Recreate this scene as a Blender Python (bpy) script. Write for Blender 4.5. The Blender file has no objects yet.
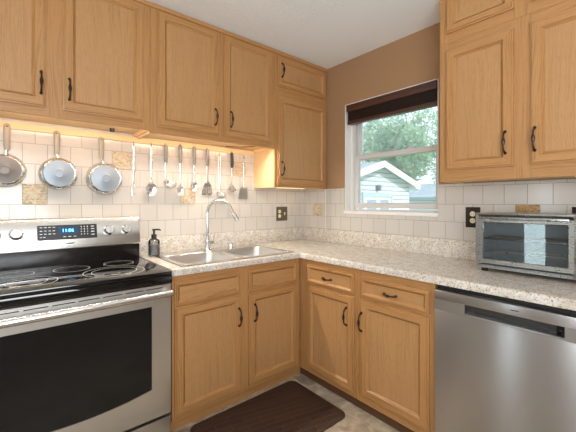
import bpy, bmesh, math, random
from mathutils import Vector, Matrix
random.seed(7)
SC = bpy.context.scene
COL = SC.collection
PI = math.pi

# ------------------------------------------------------------------ camera, world, lights, exposure
cam_d = bpy.data.cameras.new('camera'); cam = bpy.data.objects.new('camera', cam_d); COL.objects.link(cam)
cam.location = (-2.2346, -2.3944, 1.2791)
cam.rotation_euler = (PI / 2, 0, math.radians(-40.254))
cam_d.sensor_width = 36; cam_d.sensor_fit = 'HORIZONTAL'; cam_d.lens = 328.9 / 576 * 36
cam_d.shift_y = -(216 - 202.04) / 576; cam_d.clip_start = .05; cam_d.clip_end = 200
SC.camera = cam

world = bpy.data.worlds.new('sky'); SC.world = world; world.use_nodes = True
wb = world.node_tree.nodes['Background']
wb.inputs[0].default_value = (.80, .90, 1.0, 1); wb.inputs[1].default_value = 1.9

def area(name, loc, aim, sx, sy, power, color=(1, 1, 1)):
    d = bpy.data.lights.new(name, 'AREA'); d.shape = 'RECTANGLE'; d.size = sx; d.size_y = sy
    d.energy = power; d.color = color
    o = bpy.data.objects.new(name, d); COL.objects.link(o); o.location = loc
    o.rotation_euler = (Vector(aim) - Vector(loc)).to_track_quat('-Z', 'Y').to_euler()
    return o
area('rear_fill', (-2.6, -4.95, 1.55), (-2.3, 0, 1.2), 2.6, 1.5, 17, (.95, .985, 1))  # added fill lamp behind the camera; the wall there has no window
area('daylight_west_door', (-4.66, -.97, 1.1), (0, -1.3, 1.0), .27, 1.9, 7, (.86, .94, 1))
area('ceiling_bounce', (-2.5, -3.0, 1.45), (-1.7, -1.8, 2.5), 1.3, 1.3, 58, (.93, .97, 1))  # added unseen lamp aimed upward to brighten the ceiling
WARM = (1, .90, .76)
for nm, x, sx, e, zl, bk_ in (('sink', -1.13, .8, 11.0, 1.716, .4), ('range', -2.02, .78, 4.0, 1.728, .4)):
    l_ = area('under_cabinet_lamp_' + nm, (x, -.272, zl), (x, -1.0, .5), sx, .014, e, WARM)
    area('under_cabinet_glow_' + nm, (x, -.283, zl), (x, 0, zl + .03), sx, .008, bk_, WARM)
area('under_cabinet_lamp_corner', (-.30, -.15, 1.402), (-.30, -.15, 0), .3, .02, 1.3, (1, .78, .52))
sd = bpy.data.lights.new('sun', 'SUN'); sd.energy = 4.0; sd.angle = .02; sd.color = (1, .96, .9)
so = bpy.data.objects.new('sun', sd); COL.objects.link(so); so.location = (0, -10, 12)
so.rotation_euler = Vector((.12, .8, -.6)).to_track_quat('-Z', 'Y').to_euler()

SC.view_settings.view_transform = 'Standard'; SC.view_settings.look = 'None'
SC.view_settings.gamma = 1; SC.view_settings.use_curve_mapping = False
SC.view_settings.exposure = 0.0

# ------------------------------------------------------------------ materials
MATS = {}
def nt(name):
    m = bpy.data.materials.new(name); m.use_nodes = True
    t = m.node_tree; b = t.nodes['Principled BSDF']; MATS[name] = m
    return m, t, b
def srgb(r, g, b):
    f = lambda c: (c / 255 / 12.92) if c / 255 <= .04045 else ((c / 255 + .055) / 1.055) ** 2.4
    return (f(r), f(g), f(b), 1)
def N(t, ty, **kw):
    n = t.nodes.new(ty)
    for k, v in kw.items():
        if k.startswith('i_'):
            n.inputs[k[2:].replace('_', ' ')].default_value = v
        else: setattr(n, k, v)
    return n
def ramp(t, fac, stops):
    r = N(t, 'ShaderNodeValToRGB'); t.links.new(fac, r.inputs[0]); e = r.color_ramp.elements
    while len(e) < len(stops): e.new(.5)
    for el, (p, c) in zip(e, stops): el.position = p; el.color = c
    return r.outputs[0]
def mix(t, fac, a, b, mode='MIX'):
    n = N(t, 'ShaderNodeMix', data_type='RGBA', blend_type=mode)
    for s, v in ((0, fac), (6, a), (7, b)):
        if hasattr(v, 'links'): t.links.new(v, n.inputs[s])
        else: n.inputs[s].default_value = v
    return n.outputs[2]
def mapping(t, src, scale=(1, 1, 1), loc=(0, 0, 0), rot=(0, 0, 0)):
    n = N(t, 'ShaderNodeMapping'); t.links.new(src, n.inputs[0])
    n.inputs[1].default_value = loc; n.inputs[2].default_value = rot; n.inputs[3].default_value = scale
    return n.outputs[0]
def coord(t, k='Object'): return N(t, 'ShaderNodeTexCoord').outputs[k]
def noise(t, vec, scale, detail=3, rough=.5, dist=0):
    n = N(t, 'ShaderNodeTexNoise'); n.inputs['Scale'].default_value = scale; n.inputs['Detail'].default_value = detail
    n.inputs['Roughness'].default_value = rough; n.inputs['Distortion'].default_value = dist
    t.links.new(vec, n.inputs['Vector']); return n.outputs[0]
def bump(t, b, h, strength=.2, dist=.002):
    n = N(t, 'ShaderNodeBump'); n.inputs['Strength'].default_value = strength; n.inputs['Distance'].default_value = dist
    t.links.new(h, n.inputs['Height']); t.links.new(n.outputs[0], b.inputs['Normal'])
def plain(name, col, rough=.5, metal=0, spec=.5, emit=None, es=0, coat=0):
    m, t, b = nt(name)
    b.inputs['Base Color'].default_value = col; b.inputs['Roughness'].default_value = rough
    b.inputs['Metallic'].default_value = metal; b.inputs['Specular IOR Level'].default_value = spec
    b.inputs['Coat Weight'].default_value = coat
    if emit: b.inputs['Emission Color'].default_value = emit; b.inputs['Emission Strength'].default_value = es
    # faint surface variation so nothing reads as flat plastic
    n = noise(t, coord(t), 35, 2)
    r = ramp(t, n, [(.3, (max(rough - .04, .01),) * 3 + (1,)), (.7, (rough + .04,) * 3 + (1,))])
    t.links.new(r, b.inputs['Roughness'])
    return m

def oak(name, light, dark, rough=.38):
    m, t, b = nt(name)
    uv = coord(t, 'UV')
    warp = noise(t, mapping(t, uv, (6, .9, 1)), 1, 2)          # slow wander of the growth rings
    sx = N(t, 'ShaderNodeSeparateXYZ'); t.links.new(uv, sx.inputs[0])
    ma = N(t, 'ShaderNodeMath', operation='MULTIPLY_ADD'); t.links.new(warp, ma.inputs[0]); ma.inputs[1].default_value = .16; t.links.new(sx.outputs[0], ma.inputs[2])
    cb = N(t, 'ShaderNodeCombineXYZ'); t.links.new(ma.outputs[0], cb.inputs[0]); t.links.new(sx.outputs[1], cb.inputs[1])
    rings = noise(t, mapping(t, cb.outputs[0], (150, 2.2, 1)), 1, 3, .55)
    pores = noise(t, mapping(t, uv, (380, 22, 1)), 1, 3, .6)
    c1 = ramp(t, rings, [(.34, dark), (.52, light), (.8, light)])
    c2 = ramp(t, pores, [(.34, dark), (.5, light), (.75, light)])
    mid = tuple((a * .62 + d * .38) for a, d in zip(light, dark))
    c = mix(t, .34 if 'panel' in name else .5, mix(t, .5, light, c2), c1)
    big = noise(t, mapping(t, uv, (5, 1.2, 1)), 1, 2)
    c = mix(t, ramp(t, big, [(.3, (0, 0, 0, 1)), (.7, (.35, .35, .35, 1))]), c, mid)
    t.links.new(c, b.inputs['Base Color']); b.inputs['Roughness'].default_value = rough
    b.inputs['Specular IOR Level'].default_value = .45
    bump(t, b, pores, .12, .0008)
    return m
OAK = oak('oak', srgb(188, 139, 87), srgb(130, 88, 50))
OAKP = oak('oak_panel', srgb(189, 143, 94), srgb(136, 96, 58))
TOE = oak('dark_toe_oak', srgb(98, 66, 42), srgb(66, 44, 28), .5)  # darker wood, with the shade under the cabinets also in its colour
PINE = oak('pale_pine', srgb(240, 208, 160), srgb(218, 172, 114), .5)

def brushed(name, col, rough, axis=(1, 1, 60)):
    m, t, b = nt(name)
    b.inputs['Base Color'].default_value = col; b.inputs['Metallic'].default_value = 1
    n = noise(t, mapping(t, coord(t), axis), 12, 2)
    r = ramp(t, n, [(.3, (rough - .02,) * 3 + (1,)), (.7, (rough + .03,) * 3 + (1,))])
    t.links.new(r, b.inputs['Roughness'])
    return m
STEEL = brushed('brushed_stainless', srgb(216, 214, 211), .33, (6, 6, 12))
STEEL_T = brushed('toaster_steel', srgb(172, 170, 167), .28, (6, 6, 12))
STEEL_V = brushed('brushed_stainless_vertical', srgb(192, 190, 190), .34, (6, 6, 6))
for k_, v_ in (('Anisotropic', .85), ('Anisotropic Rotation', .25)): STEEL_V.node_tree.nodes['Principled BSDF'].inputs[k_].default_value = v_
PANEL = brushed('polished_stainless', srgb(224, 222, 218), .22, (6, 6, 12))
SINKM = brushed('sink_stainless', srgb(222, 221, 219), .34, (3, 3, 3))
SINKR = plain('sink_rim_steel', srgb(214, 214, 214), .16, 1)
CHROME = plain('chrome', srgb(225, 225, 225), .09, 1)
SPOONM = plain('cutlery_steel', srgb(226, 225, 223), .26, 1)
PANBASE = plain('spun_aluminium', srgb(150, 160, 172), .45, .35)
PANDARK = plain('dark_spun_aluminium', srgb(124, 118, 113), .45, .35)  # darker, browner grey than the other pan bases
PANRIM = plain('pan_aluminium', srgb(215, 213, 208), .26, 1)
TAUPE = plain('taupe_handle', srgb(168, 158, 142), .45)
GREYH = plain('grey_handle', srgb(128, 128, 126), .4)
BLACK = plain('black_plastic', srgb(22, 21, 21), .35)
BLACKG = plain('black_glass', srgb(9, 9, 10), .04, 0, .5); BLACKG.node_tree.nodes['Principled BSDF'].inputs['IOR'].default_value = 1.65
OVENG = plain('oven_window_glass', srgb(20, 20, 21), .12, 0, .4)
BAKED = plain('black_enamel', srgb(26, 20, 18), .16, 0, .5)
RINGM = plain('burner_ring_print', srgb(205, 205, 202), .4)
BRONZE = plain('antique_bronze', srgb(58, 44, 38), .36, .6)
PLATEB = plain('bronze_plate', srgb(112, 100, 84), .35, .6)
PLATEK = plain('dark_plate', srgb(40, 32, 28), .35, .3)
CREAM = plain('cream_plastic', srgb(232, 222, 190), .35)
VINYL = plain('white_vinyl', srgb(214, 210, 207), .35)
WHITEP = plain('white_paint', srgb(236, 233, 228), .45)
BLIND = plain('dark_brown_wood', srgb(80, 50, 41), .35)
SLATM = plain('dark_brown_slats', srgb(44, 28, 25), .4)
RUBBER = plain('black_rubber', srgb(30, 28, 27), .7)
LEGEND = plain('white_print', srgb(225, 228, 230), .4)
CLOCK = plain('clock_digits', srgb(120, 220, 255), .4, 0, .5, srgb(110, 215, 255), 3.2)
CLOCKBG = plain('clock_window', srgb(14, 40, 70), .2, 0, .5, srgb(30, 90, 160), .35)
DIFF = plain('lamp_diffuser', srgb(255, 236, 200), .5, 0, .5, srgb(255, 214, 150), 2.0)
ROD = plain('heater_rod', srgb(200, 196, 188), .3, .8)
LINER = plain('toaster_liner', srgb(160, 168, 172), .35, .4)

def walls_paint(name, col, sc=220, st=.12):
    m, t, b = nt(name); b.inputs['Base Color'].default_value = col; b.inputs['Roughness'].default_value = .7
    bump(t, b, noise(t, coord(t), sc, 3), st, .001); return m
BROWN = walls_paint('brown_wall_paint', srgb(164, 127, 92))
BEIGE = walls_paint('beige_wall_paint', srgb(214, 208, 198))

def ceiling_mat():
    m, t, b = nt('stippled_ceiling'); b.inputs['Base Color'].default_value = srgb(238, 240, 241); b.inputs['Roughness'].default_value = .85
    co = coord(t); n = noise(t, co, 42, 4, .6)
    r = ramp(t, n, [(.44, (0, 0, 0, 1)), (.52, (1, 1, 1, 1))])
    # knockdown texture stops at a smooth strip along the window wall
    sx = N(t, 'ShaderNodeSeparateXYZ'); t.links.new(co, sx.inputs[0])
    mr = N(t, 'ShaderNodeMapRange'); mr.inputs[1].default_value = -.62; mr.inputs[2].default_value = -.70
    t.links.new(sx.outputs[0], mr.inputs[0])
    bump(t, b, mix(t, mr.outputs[0], (.5, .5, .5, 1), r), .5, .005); return m
CEIL = ceiling_mat()

def granite():
    m, t, b = nt('speckled_granite_laminate'); co = coord(t)
    base = ramp(t, noise(t, co, 22, 4, .6), [(.3, srgb(200, 188, 170)), (.55, srgb(220, 213, 203)), (.8, srgb(230, 226, 220))])
    tan = ramp(t, noise(t, mapping(t, co, loc=(3, 1, 2)), 95, 3, .6), [(.59, (0, 0, 0, 1)), (.67, (1, 1, 1, 1))])
    c = mix(t, tan, base, srgb(178, 142, 102))
    dk = ramp(t, noise(t, mapping(t, co, loc=(7, 4, 9)), 150, 2, .5), [(.62, (0, 0, 0, 1)), (.67, (1, 1, 1, 1))])
    c = mix(t, dk, c, srgb(98, 90, 84))
    gr = ramp(t, noise(t, mapping(t, co, loc=(1, 8, 5)), 110, 3, .5), [(.6, (0, 0, 0, 1)), (.66, (1, 1, 1, 1))])
    c = mix(t, gr, c, srgb(166, 163, 160))
    t.links.new(c, b.inputs['Base Color']); b.inputs['Roughness'].default_value = .24
    return m
GRANITE = granite()

def tile(name, axis, phase):
    m, t, b = nt(name); co = coord(t)
    s = N(t, 'ShaderNodeSeparateXYZ'); t.links.new(co, s.inputs[0])
    c = N(t, 'ShaderNodeCombineXYZ'); t.links.new(s.outputs[axis], c.inputs[0]); t.links.new(s.outputs[2], c.inputs[1])
    v = mapping(t, c.outputs[0], loc=(phase, -1.032 + .1165 * 20, 0))
    bk = N(t, 'ShaderNodeTexBrick'); bk.offset = .5; bk.offset_frequency = 2
    t.links.new(v, bk.inputs['Vector'])
    bk.inputs['Color1'].default_value = srgb(208, 202, 194); bk.inputs['Color2'].default_value = srgb(202, 195, 186)
    bk.inputs['Mortar'].default_value = srgb(158, 148, 136)
    bk.inputs['Scale'].default_value = 1; bk.inputs['Mortar Size'].default_value = .0016; bk.inputs['Mortar Smooth'].default_value = .3
    bk.inputs['Brick Width'].default_value = .1145; bk.inputs['Row Height'].default_value = .1165
    t.links.new(bk.outputs[0], b.inputs['Base Color']); b.inputs['Roughness'].default_value = .13
    inv = N(t, 'ShaderNodeInvert'); t.links.new(bk.outputs[1], inv.inputs[1])
    bump(t, b, inv.outputs[0], .5, .0015)
    return m
def relief():
    m, t, b = nt('relief_accent_tile'); co = coord(t)
    n = noise(t, mapping(t, co, (1, 1, 1.7)), 60, 4, .6, 1.5)
    t.links.new(ramp(t, n, [(.38, srgb(168, 142, 108)), (.52, srgb(212, 196, 168)), (.7, srgb(226, 214, 192))]), b.inputs['Base Color'])
    b.inputs['Roughness'].default_value = .5; bump(t, b, n, .8, .004); return m
RELIEF = relief()
def relief2():
    m, t, b = nt('mosaic_accent_tile'); co = coord(t)
    n = noise(t, co, 120, 4, .6, 1.)
    t.links.new(ramp(t, n, [(.38, srgb(126, 92, 54)), (.52, srgb(186, 148, 98)), (.7, srgb(212, 186, 142))]), b.inputs['Base Color'])
    b.inputs['Roughness'].default_value = .5; bump(t, b, n, .8, .003); return m
RELIEF2 = relief2()

def floor_mat():
    m, t, b = nt('stone_floor_tile'); co = coord(t)
    bk = N(t, 'ShaderNodeTexBrick'); bk.offset = .5
    t.links.new(mapping(t, co, loc=(.21, .13, 0)), bk.inputs['Vector'])
    bk.inputs['Color1'].default_value = srgb(206, 190, 168); bk.inputs['Color2'].default_value = srgb(134, 118, 102)
    bk.inputs['Mortar'].default_value = srgb(170, 156, 138); bk.inputs['Scale'].default_value = 1
    bk.inputs['Mortar Size'].default_value = .004; bk.inputs['Brick Width'].default_value = .3; bk.inputs['Row Height'].default_value = .155
    n = noise(t, co, 11, 6, .65, .8)
    c = mix(t, .55, bk.outputs[0], ramp(t, n, [(.3, srgb(112, 98, 84)), (.5, srgb(176, 160, 138)), (.7, srgb(226, 214, 196))]))
    t.links.new(c, b.inputs['Base Color']); b.inputs['Roughness'].default_value = .4
    bump(t, b, n, .1, .002); return m
FLOOR = floor_mat()
def mat_mat():
    m, t, b = nt('brown_herringbone_foam'); co = coord(t)
    bk = N(t, 'ShaderNodeTexBrick'); bk.offset = .5
    t.links.new(mapping(t, co, rot=(0, 0, .25)), bk.inputs['Vector'])
    bk.inputs['Color1'].default_value = srgb(70, 50, 41); bk.inputs['Color2'].default_value = srgb(58, 42, 35)
    bk.inputs['Mortar'].default_value = srgb(90, 68, 56); bk.inputs['Scale'].default_value = 1
    bk.inputs['Mortar Size'].default_value = .002; bk.inputs['Brick Width'].default_value = .17; bk.inputs['Row Height'].default_value = .042
    t.links.new(bk.outputs[0], b.inputs['Base Color']); b.inputs['Roughness'].default_value = .5
    bump(t, b, bk.outputs[1], .3, .002); return m
FOAM = mat_mat()

def pane_mat(name, tint, refl_rough=.02, mn=.0, haze=0):
    m = bpy.data.materials.new(name); m.use_nodes = True; t = m.node_tree; t.nodes.clear()
    o = N(t, 'ShaderNodeOutputMaterial'); mx = N(t, 'ShaderNodeMixShader'); f = N(t, 'ShaderNodeFresnel'); f.inputs[0].default_value = 1.5
    tr = N(t, 'ShaderNodeBsdfTransparent'); tr.inputs[0].default_value = tint
    g = N(t, 'ShaderNodeBsdfGlossy'); g.inputs['Roughness'].default_value = refl_rough
    mt = N(t, 'ShaderNodeMath', operation='MAXIMUM'); mt.inputs[1].default_value = mn
    t.links.new(f.outputs[0], mt.inputs[0])
    t.links.new(mt.outputs[0], mx.inputs[0]); t.links.new(tr.outputs[0], mx.inputs[1]); t.links.new(g.outputs[0], mx.inputs[2])
    if haze:
        df = N(t, 'ShaderNodeBsdfTranslucent'); df.inputs[0].default_value = (.85, .93, 1, 1); m2 = N(t, 'ShaderNodeMixShader'); m2.inputs[0].default_value = haze
        t.links.new(mx.outputs[0], m2.inputs[1]); t.links.new(df.outputs[0], m2.inputs[2]); t.links.new(m2.outputs[0], o.inputs[0])
    else: t.links.new(mx.outputs[0], o.inputs[0])
    return m
PANE = pane_mat('window_glass', (.96, .98, .98, 1), haze=.12)  # pale haze mixed into the panes to wash out the view
TGLASS = pane_mat('toaster_glass', (.80, .84, .86, 1), .02, .10)
BOTTLE = pane_mat('smoked_bottle_glass', (.80, .80, .80, 1), .03, .08)

def siding():
    m, t, b = nt('white_lap_siding'); co = coord(t)
    w = N(t, 'ShaderNodeTexWave', wave_type='BANDS', bands_direction='Z', wave_profile='SAW')
    w.inputs['Scale'].default_value = 2 * PI / 20 / .15; t.links.new(co, w.inputs['Vector'])
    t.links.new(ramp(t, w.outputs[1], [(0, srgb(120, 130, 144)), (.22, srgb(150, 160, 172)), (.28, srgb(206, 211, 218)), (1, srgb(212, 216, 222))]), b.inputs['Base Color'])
    b.inputs['Roughness'].default_value = .6; return m
SIDING = siding()
def leafm(name, a, c):
    m, t, b = nt(name)
    t.links.new(ramp(t, noise(t, coord(t), 1.6, 4, .7), [(.3, a), (.7, c)]), b.inputs['Base Color'])
    b.inputs['Roughness'].default_value = .6
    if 'leaves' in name:                                   # thin leaves let some light through
        tl = N(t, 'ShaderNodeBsdfTranslucent'); tl.inputs[0].default_value = c; mx = N(t, 'ShaderNodeMixShader'); mx.inputs[0].default_value = .45
        o = t.nodes['Material Output']; t.links.new(b.outputs[0], mx.inputs[1]); t.links.new(tl.outputs[0], mx.inputs[2]); t.links.new(mx.outputs[0], o.inputs[0])
    return m
LEAF = leafm('hazed_leaves', srgb(150, 182, 152), srgb(206, 224, 198))  # both leaf colours lightened to carry the outdoor haze and glare
LEAFD = leafm('green_leaves', srgb(130, 168, 136), srgb(186, 210, 180))
BARK = plain('bark', srgb(92, 82, 72), .9)
SHINGLE = leafm('grey_shingles', srgb(130, 142, 156), srgb(164, 174, 186))
GRASS = leafm('lawn', srgb(94, 128, 80), srgb(140, 166, 110))

# ------------------------------------------------------------------ mesh building
XL = lambda p: Vector((p[0], -p[1], p[2]))      # (along the range wall, out of it, up)
XR = lambda p: Vector((-p[1], p[0], p[2]))      # (along the window wall, out of it, up)
class MB:
    def __init__(s, xf=None):
        s.bm = bmesh.new(); s.uv = s.bm.loops.layers.uv.new('UVMap'); s.xf = xf
    def face(s, vs, uvs=None, smooth=False):
        try: f = s.bm.faces.new(vs)
        except ValueError: return None
        f.smooth = smooth
        if uvs:
            for l, c in zip(f.loops, uvs): l[s.uv].uv = c
        return f
    def box(s, a, b, g=2, bev=0):
        a, b = [min(p, q) for p, q in zip(a, b)], [max(p, q) for p, q in zip(a, b)]
        off = (random.random() * 9, random.random() * 9)
        v = [s.bm.verts.new((b[0] if i & 1 else a[0], b[1] if i & 2 else a[1], b[2] if i & 4 else a[2])) for i in range(8)]
        fs = []
        for q, n in (((0, 1, 3, 2), 2), ((4, 6, 7, 5), 2), ((0, 4, 5, 1), 1), ((2, 3, 7, 6), 1), ((0, 2, 6, 4), 0), ((1, 5, 7, 3), 0)):
            ax = [i for i in range(3) if i != n]
            if n == g: vv, uu = ax
            else: vv = g; uu = [i for i in ax if i != g][0]
            fs.append(s.face([v[i] for i in q], [(v[i].co[uu] + off[0], v[i].co[vv] + off[1]) for i in q]))
        if bev:
            es = list({e for f in fs for e in f.edges})
            bmesh.ops.bevel(s.bm, geom=es, offset=bev, segments=2, affect='EDGES', profile=.5)
        return s
    def ring(s, u0, u1, z0, z1, prof, w0):
        """closed rectangular moulding; prof = [(inset, height)], each side grained along itself"""
        loops = []
        for i, h in prof:
            loops.append([s.bm.verts.new(c) for c in ((u0 + i, w0 + h, z0 + i), (u1 - i, w0 + h, z0 + i), (u1 - i, w0 + h, z1 - i), (u0 + i, w0 + h, z1 - i))])
        offs = [(random.random() * 9, random.random() * 9) for _ in range(4)]
        n = len(loops)
        for k in range(n):
            A, B = loops[k], loops[(k + 1) % n]
            for j in range(4):
                q = [A[j], A[(j + 1) % 4], B[(j + 1) % 4], B[j]]
                uv = []
                for x in q:
                    d = x.co.y * .7
                    uv.append((x.co.z + d + offs[j][0], x.co.x + offs[j][1]) if j in (0, 2) else (x.co.x + d + offs[j][0], x.co.z + offs[j][1]))
                s.face(q, uv)
        return s
    def tube(s, pts, r, seg=8, flat=None, smooth=True):
        pts = [Vector(p) for p in pts]; n = len(pts)
        rs = r if isinstance(r, (list, tuple)) else [r] * n
        up = Vector((0, 0, 1)); prev = None; rings = []
        for i, p in enumerate(pts):
            d = (pts[min(i + 1, n - 1)] - pts[max(i - 1, 0)]).normalized()
            if prev is None:
                x = d.cross(Vector((0, 1, 0)) if abs(d.z) > .8 else up).normalized()
            else: x = (prev - d * prev.dot(d)).normalized()
            prev = x; y = d.cross(x).normalized()
            fl = 1 if flat is None else (flat[i] if isinstance(flat, (list, tuple)) else flat)
            rings.append([s.bm.verts.new(p + x * (rs[i] * math.cos(2 * PI * k / seg)) + y * (rs[i] * fl * math.sin(2 * PI * k / seg))) for k in range(seg)])
        for a, b in zip(rings, rings[1:]):
            for k in range(seg): s.face([a[k], a[(k + 1) % seg], b[(k + 1) % seg], b[k]], None, smooth)
        s.face(rings[0][::-1]); s.face(rings[-1]); return s
    def lathe(s, prof, o=(0, 0, 0), ax=(0, 0, 1), seg=32, sx=1, smooth=True, cap=True):
        """prof = [(radius, distance along ax)]"""
        ax = Vector(ax).normalized(); o = Vector(o)
        x = ax.orthogonal().normalized()
        if abs(ax.z) < .9: x = ax.cross(Vector((0, 0, 1))).normalized()
        y = ax.cross(x); rings = []
        for r, h in prof:
            rings.append([s.bm.verts.new(o + ax * h + x * (r * sx * math.cos(2 * PI * k / seg)) + y * (r * math.sin(2 * PI * k / seg))) for k in range(seg)])
        for a, b in zip(rings, rings[1:]):
            for k in range(seg): s.face([a[k], a[(k + 1) % seg], b[(k + 1) % seg], b[k]], None, smooth)
        if cap: s.face(rings[0][::-1]); s.face(rings[-1])
        return s
    def prism(s, poly, axis, d0, d1, uvg=None):
        """poly in the two other axes (ascending), extruded along axis"""
        def P(c, d):
            v = [0, 0, 0]; o = [i for i in range(3) if i != axis]; v[o[0]], v[o[1]] = c; v[axis] = d; return v
        A = [s.bm.verts.new(P(c, d0)) for c in poly]; B = [s.bm.verts.new(P(c, d1)) for c in poly]
        n = len(poly)
        for k in range(n): s.face([A[k], A[(k + 1) % n], B[(k + 1) % n], B[k]])
        s.face(A[::-1]); s.face(B); return s
    def build(s, name, mat, parent=None, origin=None, smooth=None):
        if s.xf:
            for v in s.bm.verts: v.co = s.xf(v.co)
        root = parent
        while root is not None and root.parent: root = root.parent
        org = Vector(root.location) if root is not None else Vector(origin or (0, 0, 0))
        for v in s.bm.verts: v.co -= org
        bmesh.ops.recalc_face_normals(s.bm, faces=s.bm.faces)
        me = bpy.data.meshes.new(name); s.bm.to_mesh(me); s.bm.free()
        me.set_sharp_from_angle(angle=math.radians(38))
        me.materials.append(mat)
        o = bpy.data.objects.new(name, me); COL.objects.link(o)
        if parent is not None: o.parent = parent
        else: o.location = org
        return o

def tag(o, label=None, cat=None, group=None, kind=None):
    for k, v in (('label', label), ('category', cat), ('group', group), ('kind', kind)):
        if v: o[k] = v
    return o
def thing(name, loc, label, cat, group=None):
    o = bpy.data.objects.new(name, None); COL.objects.link(o); o.location = loc; o.empty_display_size = .05
    return tag(o, label, cat, group)
def struct(o): return tag(o, kind='structure')
def rrect(x0, x1, y0, y1, r, n=6):
    pts = []
    for cx, cy, a0 in ((x1 - r, y0 + r, -90), (x1 - r, y1 - r, 0), (x0 + r, y1 - r, 90), (x0 + r, y0 + r, 180)):
        for i in range(n + 1):
            a = math.radians(a0 + 90 * i / n); pts.append((cx + r * math.cos(a), cy + r * math.sin(a)))
    return pts

CH = 2.503                                        # ceiling height
WY0, WY1, WZ0, WZ1 = -.525, -1.345, 1.19, 2.125   # kitchen window opening
# ------------------------------------------------------------------ room shell
struct(MB().box((-4.7, -5.1, -.06), (.25, .15, 0)).build('floor', FLOOR))
struct(MB().box((-4.7, -5.1, CH), (.25, .15, CH + .08)).build('ceiling', CEIL))
struct(MB().box((-4.7, 0, 0), (.15, .15, CH)).build('wall_back', BEIGE))
w = MB()
w.box((0, WY0, 0), (.15, 0, CH)); w.box((0, -5.1, 0), (.15, WY1, CH))
w.box((0, WY1, 0), (.15, WY0, WZ0)); w.box((0, WY1, WZ1), (.15, WY0, CH))
struct(w.build('wall_right', BROWN))
w = MB()                                          # west wall with a glass garden door opening
w.box((-4.7, -5.1, 0), (-4.6, -1.14, CH)); w.box((-4.7, -.80, 0), (-4.6, 0, CH)); w.box((-4.7, -1.14, 2.08), (-4.6, -.80, CH))
struct(w.build('wall_left', BEIGE))
struct(MB().box((-4.6, -5.1, 0), (0, -5.0, CH)).build('wall_front', BEIGE))
d = struct(bpy.data.objects.new('door_1', None)); COL.objects.link(d); d.location = (-4.65, -.97, 0)
f = MB(XR); f.ring(-1.14, -.80, 0, 2.08, [(0, 0), (0, .04), (.035, .04), (.035, 0)], 4.63)
f.build('door_frame', WHITEP, d)
MB(XR).box((-1.105, 4.645, .035), (-.835, 4.651, 2.045)).build('door_glass', PANE, d)

# tiled backsplashes
bl = struct(MB().box((-4.6, -.008, .90), (0, 0, 1.722)).build('trim_1', tile('wall_tile_range_side', 0, 2.122 + .1145 * 40)))
for x0, z0 in ((-2.181, 1.265), (-1.265, 1.265), (-1.723, 1.498), (-.807, 1.498)):
    MB().box((x0 + .001, -.013, z0 + .001), (x0 + .1135, -.008, z0 + .1155), bev=.002).build('accent_tile', RELIEF, bl)
tw = tile('wall_tile_window_side', 1, 1.795 + .1145 * 40)
m = MB(); m.box((-.008, WY0, .90), (0, -.305, 1.398)); m.box((-.008, WY1, .90), (0, WY0, WZ0 - .012)); m.box((-.008, -2.6, .90), (0, WY1, 1.398))
br = struct(m.build('trim_2', tw))
a = MB().box((-.013, -1.795 - .1135, 1.1495), (-.008, -1.796, 1.264), bev=.002).build('accent_tile', RELIEF2, br); a['label'] = 'brown mosaic accent tile'
bc = struct(MB().box((-.008, -.302, .90), (0, -.008, 1.398)).build('trim_3', tile('wall_tile_corner', 1, .1425 + .1145 * 40)))
MB().box((-.013, -.2555, 1.1495), (-.008, -.143, 1.264), bev=.002).build('accent_tile', RELIEF, bc)
struct(MB().box((-.011, -.308, 1.03), (0, -.302, 1.398)).build('trim_4', WHITEP))

# ------------------------------------------------------------------ window
win = struct(bpy.data.objects.new('window_1', None)); COL.objects.link(win); win.location = (.08, -.93, WZ0)
m = MB(); t_ = .006                                # white painted reveal
m.box((0, WY0 - t_, WZ0), (.15, WY0, WZ1)); m.box((.075, WY0 - .022, WZ0), (.15, WY0 - t_, WZ1)); m.box((0, WY1, WZ0), (.15, WY1 + t_, WZ1)); m.box((0, WY1, WZ1 - t_), (.15, WY0, WZ1))
m.build('jamb_liner', WHITEP, win)
m = MB(); m.box((-.016, WY1 - .004, WZ0 - .012), (.08, WY0 + .004, WZ0 + .016), bev=.003); m.build('window_sill', WHITEP, win)
RX = lambda p: Vector((p[1], p[0], p[2]))
FY0, FY1 = WY1 + .006, WY0 - .022
m = MB(RX); m.ring(FY0, FY1, WZ0 + .01, WZ1 - .006, [(0, 0), (0, .06), (.018, .06), (.018, 0)], .08); m.build('window_frame', VINYL, win)
ZM = 1.665
pf = lambda wd, dp: [(0, 0), (0, dp), (wd, dp), (wd, 0)]
m = MB(RX); m.ring(FY0 + .014, FY1 - .020, WZ0 + .04, ZM + .022, [(0, .004), (.004, 0), (.036, 0), (.042, .008), (.042, .028), (0, .028)], .082); m.build('lower_sash', VINYL, win)
m = MB(RX); m.ring(FY0 + .014, FY1 - .020, ZM - .02, WZ1 - .03, [(0, .004), (.004, 0), (.038, 0), (.044, .008), (.044, .024), (0, .024)], .112); m.build('upper_sash', VINYL, win)
MB().box((.095, FY0 + .054, WZ0 + .08), (.099, FY1 - .060, ZM - .018)).build('lower_pane', PANE, win)
MB().box((.122, FY0 + .054, ZM + .02), (.126, FY1 - .060, WZ1 - .07)).build('upper_pane', PANE, win)
for y in (-.78, -1.09):
    m = MB(); m.box((.084, y - .025, ZM + .022), (.108, y + .025, ZM + .030), bev=.003); m.tube([(.092, y - .018, ZM + .034), (.092, y + .018, ZM + .034)], .006, 6); m.build('sash_lock', VINYL, win)

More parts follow.
